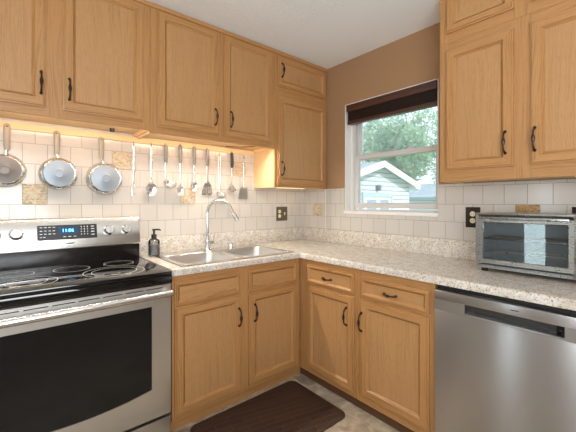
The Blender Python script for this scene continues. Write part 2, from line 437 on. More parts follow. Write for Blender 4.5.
# ------------------------------------------------------------------ cabinets
DOORP = lambda fw: [(.0, 0), (0, .011), (.007, .0125), (.009, .019), (fw - .014, .019), (fw - .013, .0165), (fw - .003, .0105), (fw - .001, .006), (fw + .004, .006), (fw + .004, 0)]
def handle(xf, u, z, w0, parent, horiz=False, L=.11):
    P = (lambda a, h: (u + a, w0 + h, z)) if horiz else (lambda a, h: (u, w0 + h, z + a))
    k = L / .11; m = MB(xf)
    m.tube([P(a * k, h) for a, h in ((-.056, .002), (-.050, .010), (-.044, .020), (-.034, .026), (-.022, .028), (-.012, .029), (0, .030), (.012, .029), (.022, .028), (.034, .026), (.044, .020), (.050, .010), (.056, .002))],
           [.0065, .0055, .0045, .004, .0038, .0065, .0088, .0065, .0038, .004, .0045, .0055, .0065], 8)
    for sgn in (-1, 1):
        m.lathe([(.0075, 0), (.0075, .003), (.004, .006)], P(sgn * .0535 * k, 0), (0, 1, 0), 10)
    return m.build('handle', BRONZE, parent)
def door(xf, u0, u1, z0, z1, w0, parent, hu=None, hz=None, fw=.058, name='door', horiz=False, L=.11):
    d_ = MB(xf).ring(u0, u1, z0, z1, DOORP(fw), w0).build(name, OAK, parent)
    MB(xf).box((u0 + fw, w0 + .001, z0 + fw), (u1 - fw, w0 + .0072, z1 - fw), g=0 if name != 'door' else 2).build('panel', OAKP, d_)
    if hu is not None: handle(xf, hu, hz, w0 + .019, d_, horiz, L)
    return d_
def carcass(xf, u0, u1, z0, z1, dep, parent, top=True, mat=None, lip=0):
    m = MB(xf); t = .015
    m.box((u0, .002, z0), (u0 + t, dep, z1), 2); m.box((u1 - t, .002, z0), (u1, dep, z1), 2)
    m.box((u0 + t, .002, z0 + lip), (u1 - t, dep, z0 + t + lip), 0); m.box((u0 + t, .002, z0 + t + lip), (u1 - t, .008, z1), 2)
    if top: m.box((u0 + t, .002, z1 - t), (u1 - t, dep, z1), 0)
    return m.build('carcass', mat or PINE, parent)
def frame(xf, stiles, rails, z0, z1, w0, parent):
    m = MB(xf)
    for a, b in stiles: m.box((a, w0, z0), (b, w0 + .019, z1), 2)
    for a, b, c, d_ in rails: m.box((a, w0, c), (b, w0 + .019, d_), 0)
    return m.build('face_frame', OAK, parent)

UW = .286                                          # wall-cabinet box depth; face frame to .305, doors to .324
ZB = 1.708
ZA = 1.720
A = thing('wall_cabinet', (-2.06, -.15, ZA), 'oak wall cabinet with two tall doors above the range and hanging pans', 'cabinet', 'oak wall cabinets')
carcass(XL, -2.535, -1.577, ZA, CH - .004, UW, A, lip=.022)
frame(XL, [(-2.535, -2.49), (-2.10, -2.014), (-1.625, -1.577)], [(-2.49, -2.1, ZA, 1.770), (-2.014, -1.625, ZA, 1.770), (-2.49, -2.1, 2.463, CH - .004), (-2.014, -1.625, 2.463, CH - .004)], ZA, CH - .004, UW, A)
door(XL, -2.497, -2.093, 1.762, 2.470, .305, A, -2.113, 1.882)
door(XL, -2.021, -1.617, 1.762, 2.470, .305, A, -1.993, 1.874)
B = thing('wall_cabinet', (-1.09, -.15, ZB), 'oak wall cabinet with two tall doors above the sink and hanging utensils', 'cabinet', 'oak wall cabinets')
carcass(XL, -1.575, -.606, ZB, CH - .004, UW, B, lip=.022)
frame(XL, [(-1.575, -1.527), (-1.122, -1.064), (-.655, -.606)], [(-1.527, -1.122, ZB, 1.755), (-1.064, -.655, ZB, 1.755), (-1.527, -1.122, 2.463, CH - .004), (-1.064, -.655, 2.463, CH - .004)], ZB, CH - .004, UW, B)
door(XL, -1.534, -1.115, 1.748, 2.470, .305, B, -1.142, 1.870)
door(XL, -1.071, -.648, 1.745, 2.470, .305, B, -1.019, 1.873)
C = thing('wall_cabinet', (-.30, -.15, 1.40), 'oak corner wall cabinet with a short door over a tall door', 'cabinet', 'oak wall cabinets')
carcass(XL, -.604, -.004, 1.40, CH - .004, UW, C, lip=.01)
frame(XL, [(-.604, -.574), (-.034, -.004)], [(-.574, -.034, 1.40, 1.43), (-.574, -.034, 2.13, 2.232), (-.574, -.034, 2.45, CH - .004)], 1.40, CH - .004, UW, C)
door(XL, -.582, -.026, 2.222, 2.462, .305, C, -.545, 2.349, .05)
door(XL, -.582, -.026, 1.420, 2.140, .305, C, -.545, 1.552)
def crown(xf, u0, u1, name, label):
    m = MB(xf); m.prism([(.305, CH - .024), (.313, CH - .024), (.319, CH - .010), (.322, CH - .003), (.305, CH - .003)], 0, u0, u1)
    return m
cr = crown(XL, -2.535, -.004, '', '').build('trim_5', OAK); struct(cr)
D = thing('wall_cabinet', (-.15, -1.9, 1.397), 'oak wall cabinet with two large doors right of the window above the toaster oven', 'cabinet', 'oak wall cabinets')
carcass(XR, -2.33, -1.497, 1.397, 2.195, UW, D, lip=.008)
frame(XR, [(-1.542, -1.497), (-1.945, -1.862), (-2.33, -2.262)], [(-1.862, -1.542, 1.397, 1.470), (-2.262, -1.945, 1.397, 1.470), (-1.862, -1.542, 2.14, 2.195), (-2.262, -1.945, 2.14, 2.195)], 1.397, 2.195, UW, D)
door(XR, -1.869, -1.535, 1.461, 2.149, .305, D, -1.835, 1.580)
door(XR, -2.275, -1.938, 1.461, 2.149, .305, D, -1.958, 1.580)
E_ = thing('wall_cabinet', (-.15, -1.9, 2.196), 'short oak cabinet stacked over the wall cabinet beside the window, against the ceiling', 'cabinet', 'oak wall cabinets')
carcass(XR, -2.33, -1.497, 2.196, CH - .004, UW, E_)
frame(XR, [(-1.542, -1.497), (-1.945, -1.862), (-2.33, -2.262)], [(-1.862, -1.542, 2.196, 2.253), (-2.262, -1.945, 2.196, 2.253), (-1.862, -1.542, 2.46, CH - .004), (-2.262, -1.945, 2.46, CH - .004)], 2.196, CH - .004, UW, E_)
door(XR, -1.869, -1.535, 2.247, 2.470, .305, E_, fw=.05)
door(XR, -2.275, -1.938, 2.247, 2.470, .305, E_, fw=.05)

# base cabinets (box .59 deep, frame to .61, doors to .629)
BW, ZT, Z0 = .591, .872, .072
S = thing('base_cabinet', (-1.08, -.3, 0), 'oak sink base cabinet with two false drawer fronts and two doors', 'cabinet', 'oak base cabinets')
carcass(XL, -1.557, -.66, Z0, ZT, BW, S, top=False)
frame(XL, [(-1.557, -1.535), (-1.133, -1.052), (-.656, -.612)], [(-1.535, -1.133, .825, ZT), (-1.052, -.656, .825, ZT), (-1.535, -1.133, .688, .722), (-1.052, -.656, .688, .722), (-1.535, -1.133, Z0, .115), (-1.052, -.656, Z0, .115)], Z0, ZT, BW, S)
door(XL, -1.545, -1.127, .710, .838, .61, S, fw=.03, name='drawer_front')
door(XL, -1.060, -.646, .710, .838, .61, S, fw=.03, name='drawer_front')
door(XL, -1.543, -1.122, .100, .698, .61, S, -1.141, .561)
door(XL, -1.060, -.646, .100, .690, .61, S, -1.022, .563)
MB(XL).box((-1.557, .56, .0), (-.575, .575, Z0 + .01), 0).build('toe_kick', OAK, S)
T = thing('base_cabinet', (-.3, -.9, 0), 'oak base cabinet in the inner corner with one drawer over one door', 'cabinet', 'oak base cabinets')
carcass(XR, -1.138, -.66, Z0, ZT, BW, T, top=False)
frame(XR, [(-.705, -.612), (-1.138, -1.107)], [(-1.107, -.705, .825, ZT), (-1.107, -.705, .69, .722), (-1.107, -.705, Z0, .115)], Z0, ZT, BW, T)
door(XR, -1.115, -.697, .712, .838, .61, T, -.90, .770, fw=.03, name='drawer', horiz=True, L=.075)
door(XR, -1.115, -.697, .105, .695, .61, T, -1.063, .565)
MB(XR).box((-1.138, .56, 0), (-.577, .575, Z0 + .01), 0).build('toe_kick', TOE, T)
U = thing('base_cabinet', (-.3, -1.375, 0), 'oak base cabinet beside the dishwasher with one drawer over one door', 'cabinet', 'oak base cabinets')
carcass(XR, -1.614, -1.140, Z0, ZT, BW, U, top=False)
frame(XR, [(-1.174, -1.140), (-1.614, -1.580)], [(-1.580, -1.174, .82, ZT), (-1.580, -1.174, .69, .722), (-1.580, -1.174, Z0, .145)], Z0, ZT, BW, U)
door(XR, -1.588, -1.166, .712, .828, .61, U, -1.372, .765, fw=.03, name='drawer', horiz=True, L=.075)
door(XR, -1.588, -1.166, .120, .697, .61, U, -1.178, .563)
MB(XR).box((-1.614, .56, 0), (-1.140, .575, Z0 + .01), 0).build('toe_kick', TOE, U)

# ------------------------------------------------------------------ countertop
CT = thing('countertop', (-.3, -.3, .876), 'speckled beige stone-look L-shaped countertop with low backsplash', 'countertop')
m = MB(); TZ = .914; CB = .876
SX0, SX1, SY0, SY1 = -1.475, -.685, -.595, -.085    # sink cut-out
XE, YE = -1.566, -2.32
m.box((XE, -.6, CB), (SX0, -.002, TZ)); m.box((SX1, -.6, CB), (-.6, -.002, TZ)); m.box((SX0, SY1, CB), (SX1, -.002, TZ)); m.box((SX0, -.6, CB), (SX1, SY0, TZ))
m.box((-.6, YE, CB), (-.002, -.002, TZ))
prof = [(.60, CB), (.630, CB)] + [(.623 + .012 * math.cos(a), TZ - .012 + .012 * math.sin(a)) for a in [i * PI / 8 for i in range(5)]] + [(.60, TZ)]
prof[1] = (.635, CB)
st = [[m.bm.verts.new(c) for c in row] for row in ([(XE, -w_, z) for w_, z in prof], [(-w_, -w_, z) for w_, z in prof], [(-w_, YE, z) for w_, z in prof])]
for a, b in zip(st, st[1:]):
    for k in range(len(prof) - 1): m.face([a[k], a[k + 1], b[k + 1], b[k]], None, 2 <= k <= 5)
m.face(st[0][::-1]); m.face(st[2])
m.build('worktop', GRANITE, CT)
m = MB(); m.box((XE, -.024, TZ), (-.008, -.0085, 1.032), bev=.003); m.box((-.024, YE, TZ), (-.0085, -.024, 1.032), bev=.003)
m.build('backsplash', GRANITE, CT)

# ------------------------------------------------------------------ sink, faucet
SK = thing('sink', (-1.08, -.33, TZ), 'double bowl stainless steel drop-in sink', 'sink')
bowls = [(-1.462, -1.105, -.575, -.19), (-1.055, -.698, -.575, -.19)]
m = MB(); RZ = TZ + .0065
def rim_face(m, z):
    # flat deck with two rounded holes, made from strips around each bowl
    xs = [-1.50, bowls[0][0], bowls[0][1], bowls[1][0], bowls[1][1], -.66]
    m.box((xs[0], -.612, TZ), (xs[1], -.055, z), bev=.002); m.box((xs[2], -.612, TZ), (xs[3], -.055, z), bev=.0); m.box((xs[4], -.612, TZ), (xs[5], -.055, z), bev=.002)
    for a, b in ((1, 2), (3, 4)):
        m.box((xs[a], -.612, TZ), (xs[b], -.575, z)); m.box((xs[a], -.19, TZ), (xs[b], -.055, z))
rim_face(m, RZ)
m.build('rim', SINKR, SK)
for x0, x1, y0, y1 in bowls:
    m = MB(); loops = []
    for ins, z, r in ((0, RZ, .045), (.004, RZ - .006, .045), (.012, RZ - .14, .05), (.022, RZ - .165, .055), (.05, RZ - .172, .05)):
        loops.append([m.bm.verts.new((x, y, z)) for x, y in rrect(x0 + ins, x1 - ins, y0 + ins, y1 - ins, r)])
    # corner fillets on the deck
    for a, b in zip(loops, loops[1:]):
        n = len(a)
        for k in range(n): m.face([a[k], a[(k + 1) % n], b[(k + 1) % n], b[k]], None, True)
    m.face(loops[-1])
    cr4 = [(x1, y0), (x1, y1), (x0, y1), (x0, y0)]
    for q in range(4):
        c = m.bm.verts.new((*cr4[q], RZ)); arc = loops[0][q * 7:q * 7 + 7]
        for k in range(6): m.face([c, arc[k], arc[k + 1]])
    b_ = m.build('bowl', SINKM, SK)
    md = b_.modifiers.new('wall', 'SOLIDIFY'); md.thickness = .0012; md.offset = -1
    cx, cy = (x0 + x1) / 2, (y0 + y1) / 2 + .02
    m = MB(); m.lathe([(.045, RZ - .171), (.045, RZ - .168), (.034, RZ - .167), (.03, RZ - .170), (.008, RZ - .1705)], (cx, cy, 0)); m.build('drain', CHROME, SK)

FX, FY = -1.09, -.098
F = thing('faucet', (FX, FY, RZ), 'chrome gooseneck kitchen faucet with pull-down spray head behind the sink', 'faucet')
m = MB(); m.lathe([(.029, RZ), (.029, RZ + .006), (.024, RZ + .012), (.022, RZ + .07), (.017, RZ + .085), (.0125, RZ + .10)], (FX, FY, 0)); m.build('base', CHROME, F)
hd = Vector((.155, -.20, 0)).normalized(); R_ = .098
pts = [(FX, FY, RZ + .09 + i * .03) for i in range(7)]
cz = 1.196
for i in range(0, 15):
    a = PI - PI * 1.0 * i / 14 * .92
    pts.append(tuple(Vector((FX, FY, cz)) + hd * (R_ + R_ * math.cos(a)) + Vector((0, 0, R_ * math.sin(a)))))
m = MB(); m.tube(pts, .0115, 12); m.build('spout', CHROME, F)
e = Vector(pts[-1]); dr = (e - Vector(pts[-2])).normalized(); dr = (dr + hd * .22).normalized()
m = MB(); m.tube([e - dr * .004, e + dr * .03, e + dr * .034, e + dr * .06, e + dr * .092], [.0125, .0135, .016, .018, .0165], 14); m.build('spray_head', CHROME, F)
m = MB(); m.lathe([(.013, 0), (.013, .03), (.010, .036)], (FX + .015, FY, RZ + .052), (1, -.1, 0), 14)
m.tube([(FX + .042, FY - .004, RZ + .052), (FX + .052, FY - .005, RZ + .085), (FX + .056, FY - .006, RZ + .118)], [.007, .0055, .005], 8, .6)
m.build('lever', CHROME, F)
AG = MB().lathe([(.019, 0), (.019, .028), (.016, .034), (.004, .036)], (-.89, -.10, RZ)).build('air_gap_cap', CHROME, origin=(-.89, -.10, RZ))
tag(AG, 'small chrome cap on the sink deck right of the faucet', 'cap')
SP = (-1.492, -.122)
TZ_ = TZ; TZ = RZ
SD = thing('soap_dispenser', (SP[0], SP[1], TZ), 'smoky clear soap bottle with black pump between range and sink', 'soap dispenser')
m = MB(); m.lathe([(.034, TZ + .0005), (.036, TZ + .004), (.036, TZ + .098), (.028, TZ + .108), (.014, TZ + .116), (.014, TZ + .122)], (*SP, 0), seg=24); m.build('bottle', BOTTLE, SD)
m = MB(); m.lathe([(.031, TZ + .004), (.0325, TZ + .007), (.0325, TZ + .072), (.031, TZ + .073)], (*SP, 0), seg=24); m.build('soap', plain('dark_soap', srgb(158, 156, 152), .3), SD)
m = MB(); m.lathe([(.017, TZ + .116), (.017, TZ + .142), (.007, TZ + .143), (.007, TZ + .166), (.012, TZ + .167), (.012, TZ + .177)], (*SP, 0), seg=20)
m.tube([(SP[0], SP[1], TZ + .172), (SP[0] + .025, SP[1] - .018, TZ + .174), (SP[0] + .036, SP[1] - .027, TZ + .168)], [.006, .0055, .004], 8); m.build('pump', BLACK, SD)

TZ = TZ_
# ------------------------------------------------------------------ range
RX0, RX1 = -2.337, -1.577
RG = thing('range', (-1.957, -.33, 0), 'stainless electric range with black glass cooktop and oven window', 'stove')
CZ = .914
m = MB(); m.box((RX0, -.628, .02), (RX1, -.02, .893)); m.build('body', BLACK, RG)
m = MB(); m.box((RX0, -.668, .894), (RX1, -.094, CZ), bev=.004); ck = m.build('cooktop', BLACKG, RG)
def ringmark(cx, cy, r, n=56, wd=.0032):
    m = MB(); a = []; b = []
    for k in range(n):
        c_, s_ = math.cos(2 * PI * k / n), math.sin(2 * PI * k / n)
        a.append(m.bm.verts.new((cx + r * c_, cy + r * s_, CZ + .0004))); b.append(m.bm.verts.new((cx + (r - wd) * c_, cy + (r - wd) * s_, CZ + .0004)))
    for k in range(n): m.face([a[k], a[(k + 1) % n], b[(k + 1) % n], b[k]])
    o_ = m.build('burner_ring', RINGM, ck); o_['label'] = 'printed grey burner ring'
for c in ((-2.175, -.485, .118), (-2.175, -.485, .078), (-2.21, -.245, .075), (-1.975, -.265, .085), (-1.81, -.475, .145), (-1.81, -.475, .108), (-1.735, -.235, .08)): ringmark(*c)
m = MB(); m.box((RX0, -.672, .857), (RX1, -.628, .8935), bev=.002); m.build('front_trim', BLACKG, RG)
# backguard
m = MB(); m.box((RX0, -.093, .90), (RX1, -.02, 1.012)); m.build('rear_vent_panel', BAKED, RG)
PB, PT = (-.112, 1.008), (-.062, 1.180)
m = MB(); m.prism([(-.02, 1.008), PB, (-.114, 1.014), (-.066, 1.176), PT, (-.056, 1.184), (-.02, 1.184)], 0, RX0, RX1); bg = m.build('control_panel', PANEL, RG)
pn = Vector((0, -(PT[1] - PB[1]), (PT[0] - PB[0]))).normalized()
pu = Vector((0, .048, .162)).normalized(); pn = Vector((0, -.162, .048)).normalized()
def pp(x, s, h=0):   # point on the slanted panel face: s = height above its foot
    q = Vector((x, -.114, 1.014)) + pu * s + pn * h; return q
def slab(x0, x1, s0, s1, h0, h1, name, mat, parent):
    m = MB(); v = [m.bm.verts.new(pp(x, s, h)) for h in (h0, h1) for s in (s0, s1) for x in (x0, x1)]
    for q in ((0, 1, 3, 2), (4, 6, 7, 5), (0, 4, 5, 1), (2, 3, 7, 6), (0, 2, 6, 4), (1, 5, 7, 3)): m.face([v[i] for i in q])
    return m.build(name, mat, parent)
dp = slab(-2.117, -1.824, .050, .136, .0002, .003, 'display', BLACKG, RG)
slab(-2.020, -1.925, .082, .122, .003, .0034, 'clock_window', CLOCKBG, dp)
def text(s, size, x, sh, h, name, mat, parent):
    cu = bpy.data.curves.new(name, 'FONT'); cu.body = s; cu.size = size; cu.align_x = 'CENTER'; cu.align_y = 'CENTER'; cu.extrude = .0002
    to = bpy.data.objects.new(name, cu); COL.objects.link(to)
    me = bpy.data.meshes.new_from_object(to.evaluated_get(bpy.context.evaluated_depsgraph_get()))
    bpy.data.objects.remove(to)
    R = Matrix((Vector((1, 0, 0)), pu, pn)).transposed().to_4x4(); R.translation = pp(x, sh, h)
    me.transform(R); me.transform(Matrix.Translation(-Vector(RG.location)))
    me.materials.clear(); me.materials.append(mat)
    o = bpy.data.objects.new(name, me); COL.objects.link(o); o.parent = parent; return o
text('11:06', .027, -1.973, .102, .0036, 'clock_digits', CLOCK, dp)
m = MB()
def dash(x, s, wd=.012, hg=.0035):
    v = [m.bm.verts.new(pp(x + dx, s + ds, .0034)) for dx, ds in ((-wd / 2, -hg / 2), (wd / 2, -hg / 2), (wd / 2, hg / 2), (-wd / 2, hg / 2))]; m.face(v)
for s in (.124, .104, .086):
    for x in (-2.10, -2.08, -2.06, -2.04): dash(x, s)
for x in (-2.10, -2.085): dash(x, .068, .009)
m.build('key_legend', LEGEND, dp); m = MB()
for x in (-1.99, -1.965, -1.94): dash(x, .066, .014)
m.build('key_legend', LEGEND, dp); m = MB()
for s in (.122, .107, .092, .076):
    for x in (-1.906, -1.89, -1.874): dash(x, s, .005, .005)
for s in (.122, .107, .09, .072): dash(-1.847, s, .018, .004)
m.build('key_legend', LEGEND, dp)
slab(-1.985, -1.945, .022, .030, .0002, .0012, 'badge', plain('badge_grey', srgb(120, 118, 116), .4), RG)
for x in (-2.300, -2.207, -1.757, -1.655):
    m = MB(); m.lathe([(.032, 0), (.032, .004), (.027, .007), (.026, .022), (.023, .026)], pp(x, .092), pn, 28)
    k_ = m.build('knob', CHROME, RG)
    m = MB(); q = [pp(x - .006, .068, .02), pp(x + .006, .068, .02), pp(x + .006, .117, .02), pp(x - .006, .117, .02), pp(x - .005, .07, .034), pp(x + .005, .07, .034), pp(x + .005, .115, .034), pp(x - .005, .115, .034)]
    v = [m.bm.verts.new(c) for c in q]
    for f4 in ((0, 1, 2, 3), (4, 7, 6, 5), (0, 4, 5, 1), (1, 5, 6, 2), (2, 6, 7, 3), (3, 7, 4, 0)): m.face([v[i] for i in f4])
    m.build('grip', PANRIM, k_)
# oven door with arched-bottom window
DY0, DY1 = -.630, -.660
wx0, wx1, wz1 = -2.286, -1.678, .743
def zb_(x): tq = (x - (wx0 + wx1) / 2) / ((wx1 - wx0) / 2); return .317 - .030 * (1 - tq * tq)
m = MB(); n = 16
xs = [wx0 + (wx1 - wx0) * i / n for i in range(n + 1)]
m.box((RX0 + .004, DY0, .165), (wx0, DY1, .848), bev=0); m.box((wx1, DY0, .165), (RX1 - .004, DY1, .848)); m.box((wx0, DY0, wz1), (wx1, DY1, .848))
m.prism([(wx0, .165), (wx1, .165)] + [(x, zb_(x)) for x in reversed(xs)], 1, DY0, DY1)
od = m.build('oven_door', STEEL, RG)
m = MB(); m.prism([(wx0 - .004, wz1 + .004)] + [(x, zb_(x) - .004) for x in xs] + [(wx1 + .004, wz1 + .004)], 1, DY0 - .002, DY1 + .004); m.build('oven_window', OVENG, od)
m = MB(); hz = .806; hy = -.706
m.tube([(RX0 + .012, hy, hz), (RX1 - .012, hy, hz)], .0165, 14)
for x in (RX0 + .03, RX1 - .03): m.tube([(x, DY1 + .002, hz), (x, hy, hz)], .011, 10)
m.build('door_handle', PANEL, od)
for i in range(7):
    x = RX0 + .09 + i * .097; MB().box((x - .042, DY1 - .0006, .830), (x + .042, DY1 + .002, .8345)).build('vent_slot', BLACK, od)
m = MB(); m.box((RX0 + .004, -.630, .025), (RX1 - .004, -.660, .148), bev=.003); dw_ = m.build('storage_drawer', STEEL, RG)
m = MB(); m.box((RX0 + .02, -.60, 0), (RX1 - .02, -.05, .025)); m.build('plinth', BLACK, RG)

# ------------------------------------------------------------------ dishwasher
DW = thing('dishwasher', (-.33, -1.92, 0), 'stainless dishwasher with recessed pocket handle under the counter', 'dishwasher')
y0, y1 = -2.218, -1.622
MB().box((-.60, y0, .03), (-.04, y1, .868)).build('tub', BLACK, DW)
PY0, PY1, PZ0, PZ1 = -2.122, -1.764, .764, .806
m = MB(); xf_, xb = -.633, -.602
m.box((xf_, y0, .105), (xb, y1, .754), bev=.002)
m.build('door_panel', STEEL_V, DW)
m = MB(); m.box((xf_ - .003, y0, PZ1), (xb, y1, .850), bev=.002); m.box((xf_ - .003, y0, .7555), (xb, PY0, PZ1)); m.box((xf_ - .003, PY1, .7555), (xb, y1, PZ1)); m.box((xf_ - .003, PY0, .7555), (xb, PY1, PZ0))
fs = m.build('handle_fascia', STEEL_V, DW)
m = MB(); m.box((xb - .004, PY0 - .005, PZ0 - .004), (xb, PY1 + .005, PZ1 + .004))
m.prism([(xb - .004, PY1), (xf_ - .002, PY1), (xb - .004, PY1 - .03)], 2, PZ0, PZ1); m.prism([(xb - .004, PY0), (xf_ - .002, PY0), (xb - .004, PY0 + .03)], 2, PZ0, PZ1)
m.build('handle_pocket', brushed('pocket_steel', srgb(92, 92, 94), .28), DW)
MB().box((xf_ - .0036, -1.975, .826), (xf_ - .0025, -1.945, .830)).build('badge', BLACK, DW)
MB().box((-.56, y0, 0), (-.54, y1, .10)).build('toe_panel', BLACK, DW)

# ------------------------------------------------------------------ toaster oven
TO = thing('toaster_oven', (-.2, -1.95, TZ), 'stainless toaster oven with glass door on the counter under the wall cabinet', 'toaster oven')
tx0, tx1, ty0, ty1, tz0, tz1 = -.325, -.06, -2.21, -1.698, .934, 1.222
m = MB(); m.box((tx0, ty0, tz1 - .012), (tx1, ty1, tz1), bev=.004); m.box((tx0, ty1 - .012, tz0), (tx1, ty1, tz1 - .012)); m.box((tx0, ty0, tz0), (tx1, ty0 + .012, tz1 - .012))
m.box((tx0, ty0 + .012, tz0), (tx1, ty1 - .012, tz0 + .012)); m.box((tx1 - .012, ty0 + .012, tz0 + .012), (tx1, ty1 - .012, tz1 - .012))
m.build('shell', STEEL_T, TO)
m = MB(); m.box((tx0 + .012, ty0 + .10, tz0 + .014), (tx1 - .014, ty0 + .104, tz1 - .014)); m.box((tx1 - .018, ty0 + .104, tz0 + .014), (tx1 - .014, ty1 - .016, tz1 - .014)); m.box((tx0 + .012, ty1 - .016, tz0 + .014), (tx1 - .014, ty1 - .013, tz1 - .014)); m.box((tx0 + .012, ty0 + .104, tz0 + .012), (tx1 - .014, ty1 - .016, tz0 + .015)); m.build('cavity', LINER, TO)
m = MB(); m.box((tx0 - .004, ty0, tz0), (tx0 + .004, -2.1, tz1 - .004), bev=.002); cp = m.build('control_panel', STEEL_T, TO)
for z in (1.165, 1.085, 1.005):
    MB().lathe([(.02, 0), (.02, .012), (.016, .018)], (tx0 - .004, -2.155, z), (-1, 0, 0), 20).build('knob', BLACK, cp)
m = MB(XR); m.ring(-2.106, -1.710, .958, 1.198, [(0, 0), (0, .012), (.002, .014), (.022, .014), (.024, .012), (.024, 0)], .318)
td = m.build('glass_door', STEEL_T, TO)
MB(XR).box((-2.084, .322, .980), (-1.732, .326, 1.176)).build('door_glass', TGLASS, td)
m = MB(XR); m.box((-2.09, .350, 1.190), (-1.722, .362, 1.204), bev=.004)
for u in (-2.06, -1.75): m.box((u - .008, .328, 1.186), (u + .008, .354, 1.197))
m.build('door_handle', STEEL_T, td)
m = MB(); yy0, yy1 = -2.10, -1.716
for i in range(16): m.tube([(tx0 + .018 + i * .0145, yy0, 1.088), (tx0 + .018 + i * .0145, yy1, 1.088)], .0022, 6)
for y in (yy0, -1.9, yy1): m.tube([(tx0 + .016, y, 1.085), (tx1 - .02, y, 1.085)], .002, 6)
m.tube([(tx0 + .014, yy0, 1.088), (tx0 + .014, yy1, 1.088)], .0055, 8)
m.build('rack', CHROME, TO)
for z, x in ((1.015, tx0 + .06), (1.015, tx0 + .17), (1.172, tx0 + .06), (1.172, tx0 + .17)):
    m = MB(); m.tube([(x, yy0, z), (x, yy1, z)], .0045, 8); m.build('heating_rod', ROD, TO)
m = MB(); m.box((tx0 + .02, yy0, .972), (tx1 - .03, yy1, .976)); m.build('crumb_tray', CHROME, TO)
for x in (tx0 + .03, tx1 - .03):
    for y in (ty1 - .035, ty0 + .035):
        MB().lathe([(.014, TZ + .0005), (.016, TZ + .004), (.016, TZ + .014), (.013, tz0 + .001)], (x, y, 0), seg=16).build('foot', RUBBER, TO)

# ------------------------------------------------------------------ pans and utensils on the rail
rl = MB(XL); rl.box((-2.535, .0085, 1.684), (-.606, .024, 1.722), 0)
tag(rl.build('hanging_rail', PINE, origin=(-1.57, -.016, 1.70)), 'long pale wood rail on the tile under the wall cabinets, holding pans and utensils', 'rail')
def hook(x, z, what):
    m = MB(XL); y0_ = .024
    m.tube([(x, y0_, z + .022), (x, y0_ + .008, z + .022), (x, y0_ + .015, z + .014), (x, y0_ + .015, z + .002), (x, y0_ + .010, z - .004), (x, y0_ + .006, z - .001)][:5], .0017, 6)
    tag(m.build('hook', BRONZE, origin=(x, -y0_, z)), 'small metal hook on the wooden rail that holds the ' + what, 'hook', 'hooks on the wooden rail')

def pan(x, z, rb, rr, zt, xh, base_mat, label, what):
    P = thing('frying_pan', (x, -.04, z), label, 'pan', 'frying pans hung on the rail')
    # flared wall, rim to the tiles and base to the room (w = distance from the wall)
    m = MB(XL); w1 = .014; w2 = .062
    m.lathe([(rr - .003, w1), (rr, w1), (rr + .002, w1 + .002), (rr, w1 + .005), (rr - .004, w1 + .012), (rb + .010, w2 - .010), (rb + .004, w2 - .003), (rb - .002, w2), (rb - .006, w2 - .001), (rb - .006, w2 - .004), (rb + .002, w2 - .010), (rr - .008, w1 + .012)], (x, 0, z), (0, 1, 0), 48, cap=False)
    m.build('wall', PANRIM, P)
    m = MB(XL); m.lathe([(rb - .004, w2 - .004), (rb - .004, w2 + .0008), (rb - .006, w2 + .0012), (.026, w2 + .0012), (.024, w2 + .0026), (.020, w2 + .0026), (.018, w2 + .0008)], (x, 0, z), (0, 1, 0), 48, smooth=False); m.build('base', base_mat, P)
    zt0 = z + rr - .006
    m = MB(XL); m.tube([(x + (xh - x) * .1, .030, zt0 - .016), (x + (xh - x) * .5, .034, zt0 + .012), (xh, .036, zt0 + .030)], [.013, .009, .009], 10, .55); m.build('neck', PANRIM, P)
    hl0 = zt0 + .026
    m = MB(XL); m.tube([(xh, .036, hl0), (xh, .038, hl0 + .008), (xh, .040, (hl0 + zt) / 2), (xh, .037, zt - .02), (xh, .036, zt - .004), (xh, .036, zt)], [.011, .014, .015, .016, .014, .009], 12, .5); h = m.build('handle', TAUPE, P)
    m = MB(XL); m.lathe([(.005, .042), (.005, .0445)], (xh, 0, zt - .015), (0, 1, 0), 12); o = m.build('hanging_hole', BLACK, h)
    hook(xh, zt - .018, what)
pan(-2.253, 1.452, .074, .091, 1.705, -2.246, PANDARK, 'small skillet with dark base, leftmost on the rail', 'dark-based skillet')
pan(-2.012, 1.447, .080, .094, 1.696, -2.022, PANBASE, 'frying pan with blue-grey base hanging in the middle of the three pans', 'middle pan')
pan(-1.768, 1.429, .086, .103, 1.690, -1.790, PANBASE, 'largest blue-grey frying pan, beside the hanging fork', 'largest pan')

HW = .036
def utensil(name, x, label, cat='utensil'):
    return thing(name, (x, -HW, 1.5), label, cat, 'cooking utensils hung on the rail')
def grip(x, z0, z1, parent, mat=None):
    m = MB(XL); m.tube([(x, HW, z0), (x, HW + .002, z0 + .01), (x, HW + .004, (z0 + z1) / 2), (x, HW, z1 - .008), (x, HW, z1)], [.009, .013, .0145, .0145, .008], 12, .5)
    h = m.build('handle', mat or GREYH, parent)
    m = MB(XL); m.lathe([(.004, HW + .0035), (.004, HW + .0062)], (x, 0, z1 - .014), (0, 1, 0), 10); m.build('hanging_hole', BLACK, h)
def shaft(x, pts, r, parent, flat=.6, mat=None):
    m = MB(XL); m.tube([(x + a, HW + b, z) for a, b, z in pts], [k * 1.4 for k in r], 10, flat); return m.build('shaft', mat or SPOONM, parent)
def eye(x, z, parent, r=.009):
    m = MB(XL); m.tube([(x + r * math.sin(a), HW, z + r * math.cos(a)) for a in [i * 2 * PI / 14 for i in range(15)]], .003, 8); m.build('hanging_eye', SPOONM, parent)
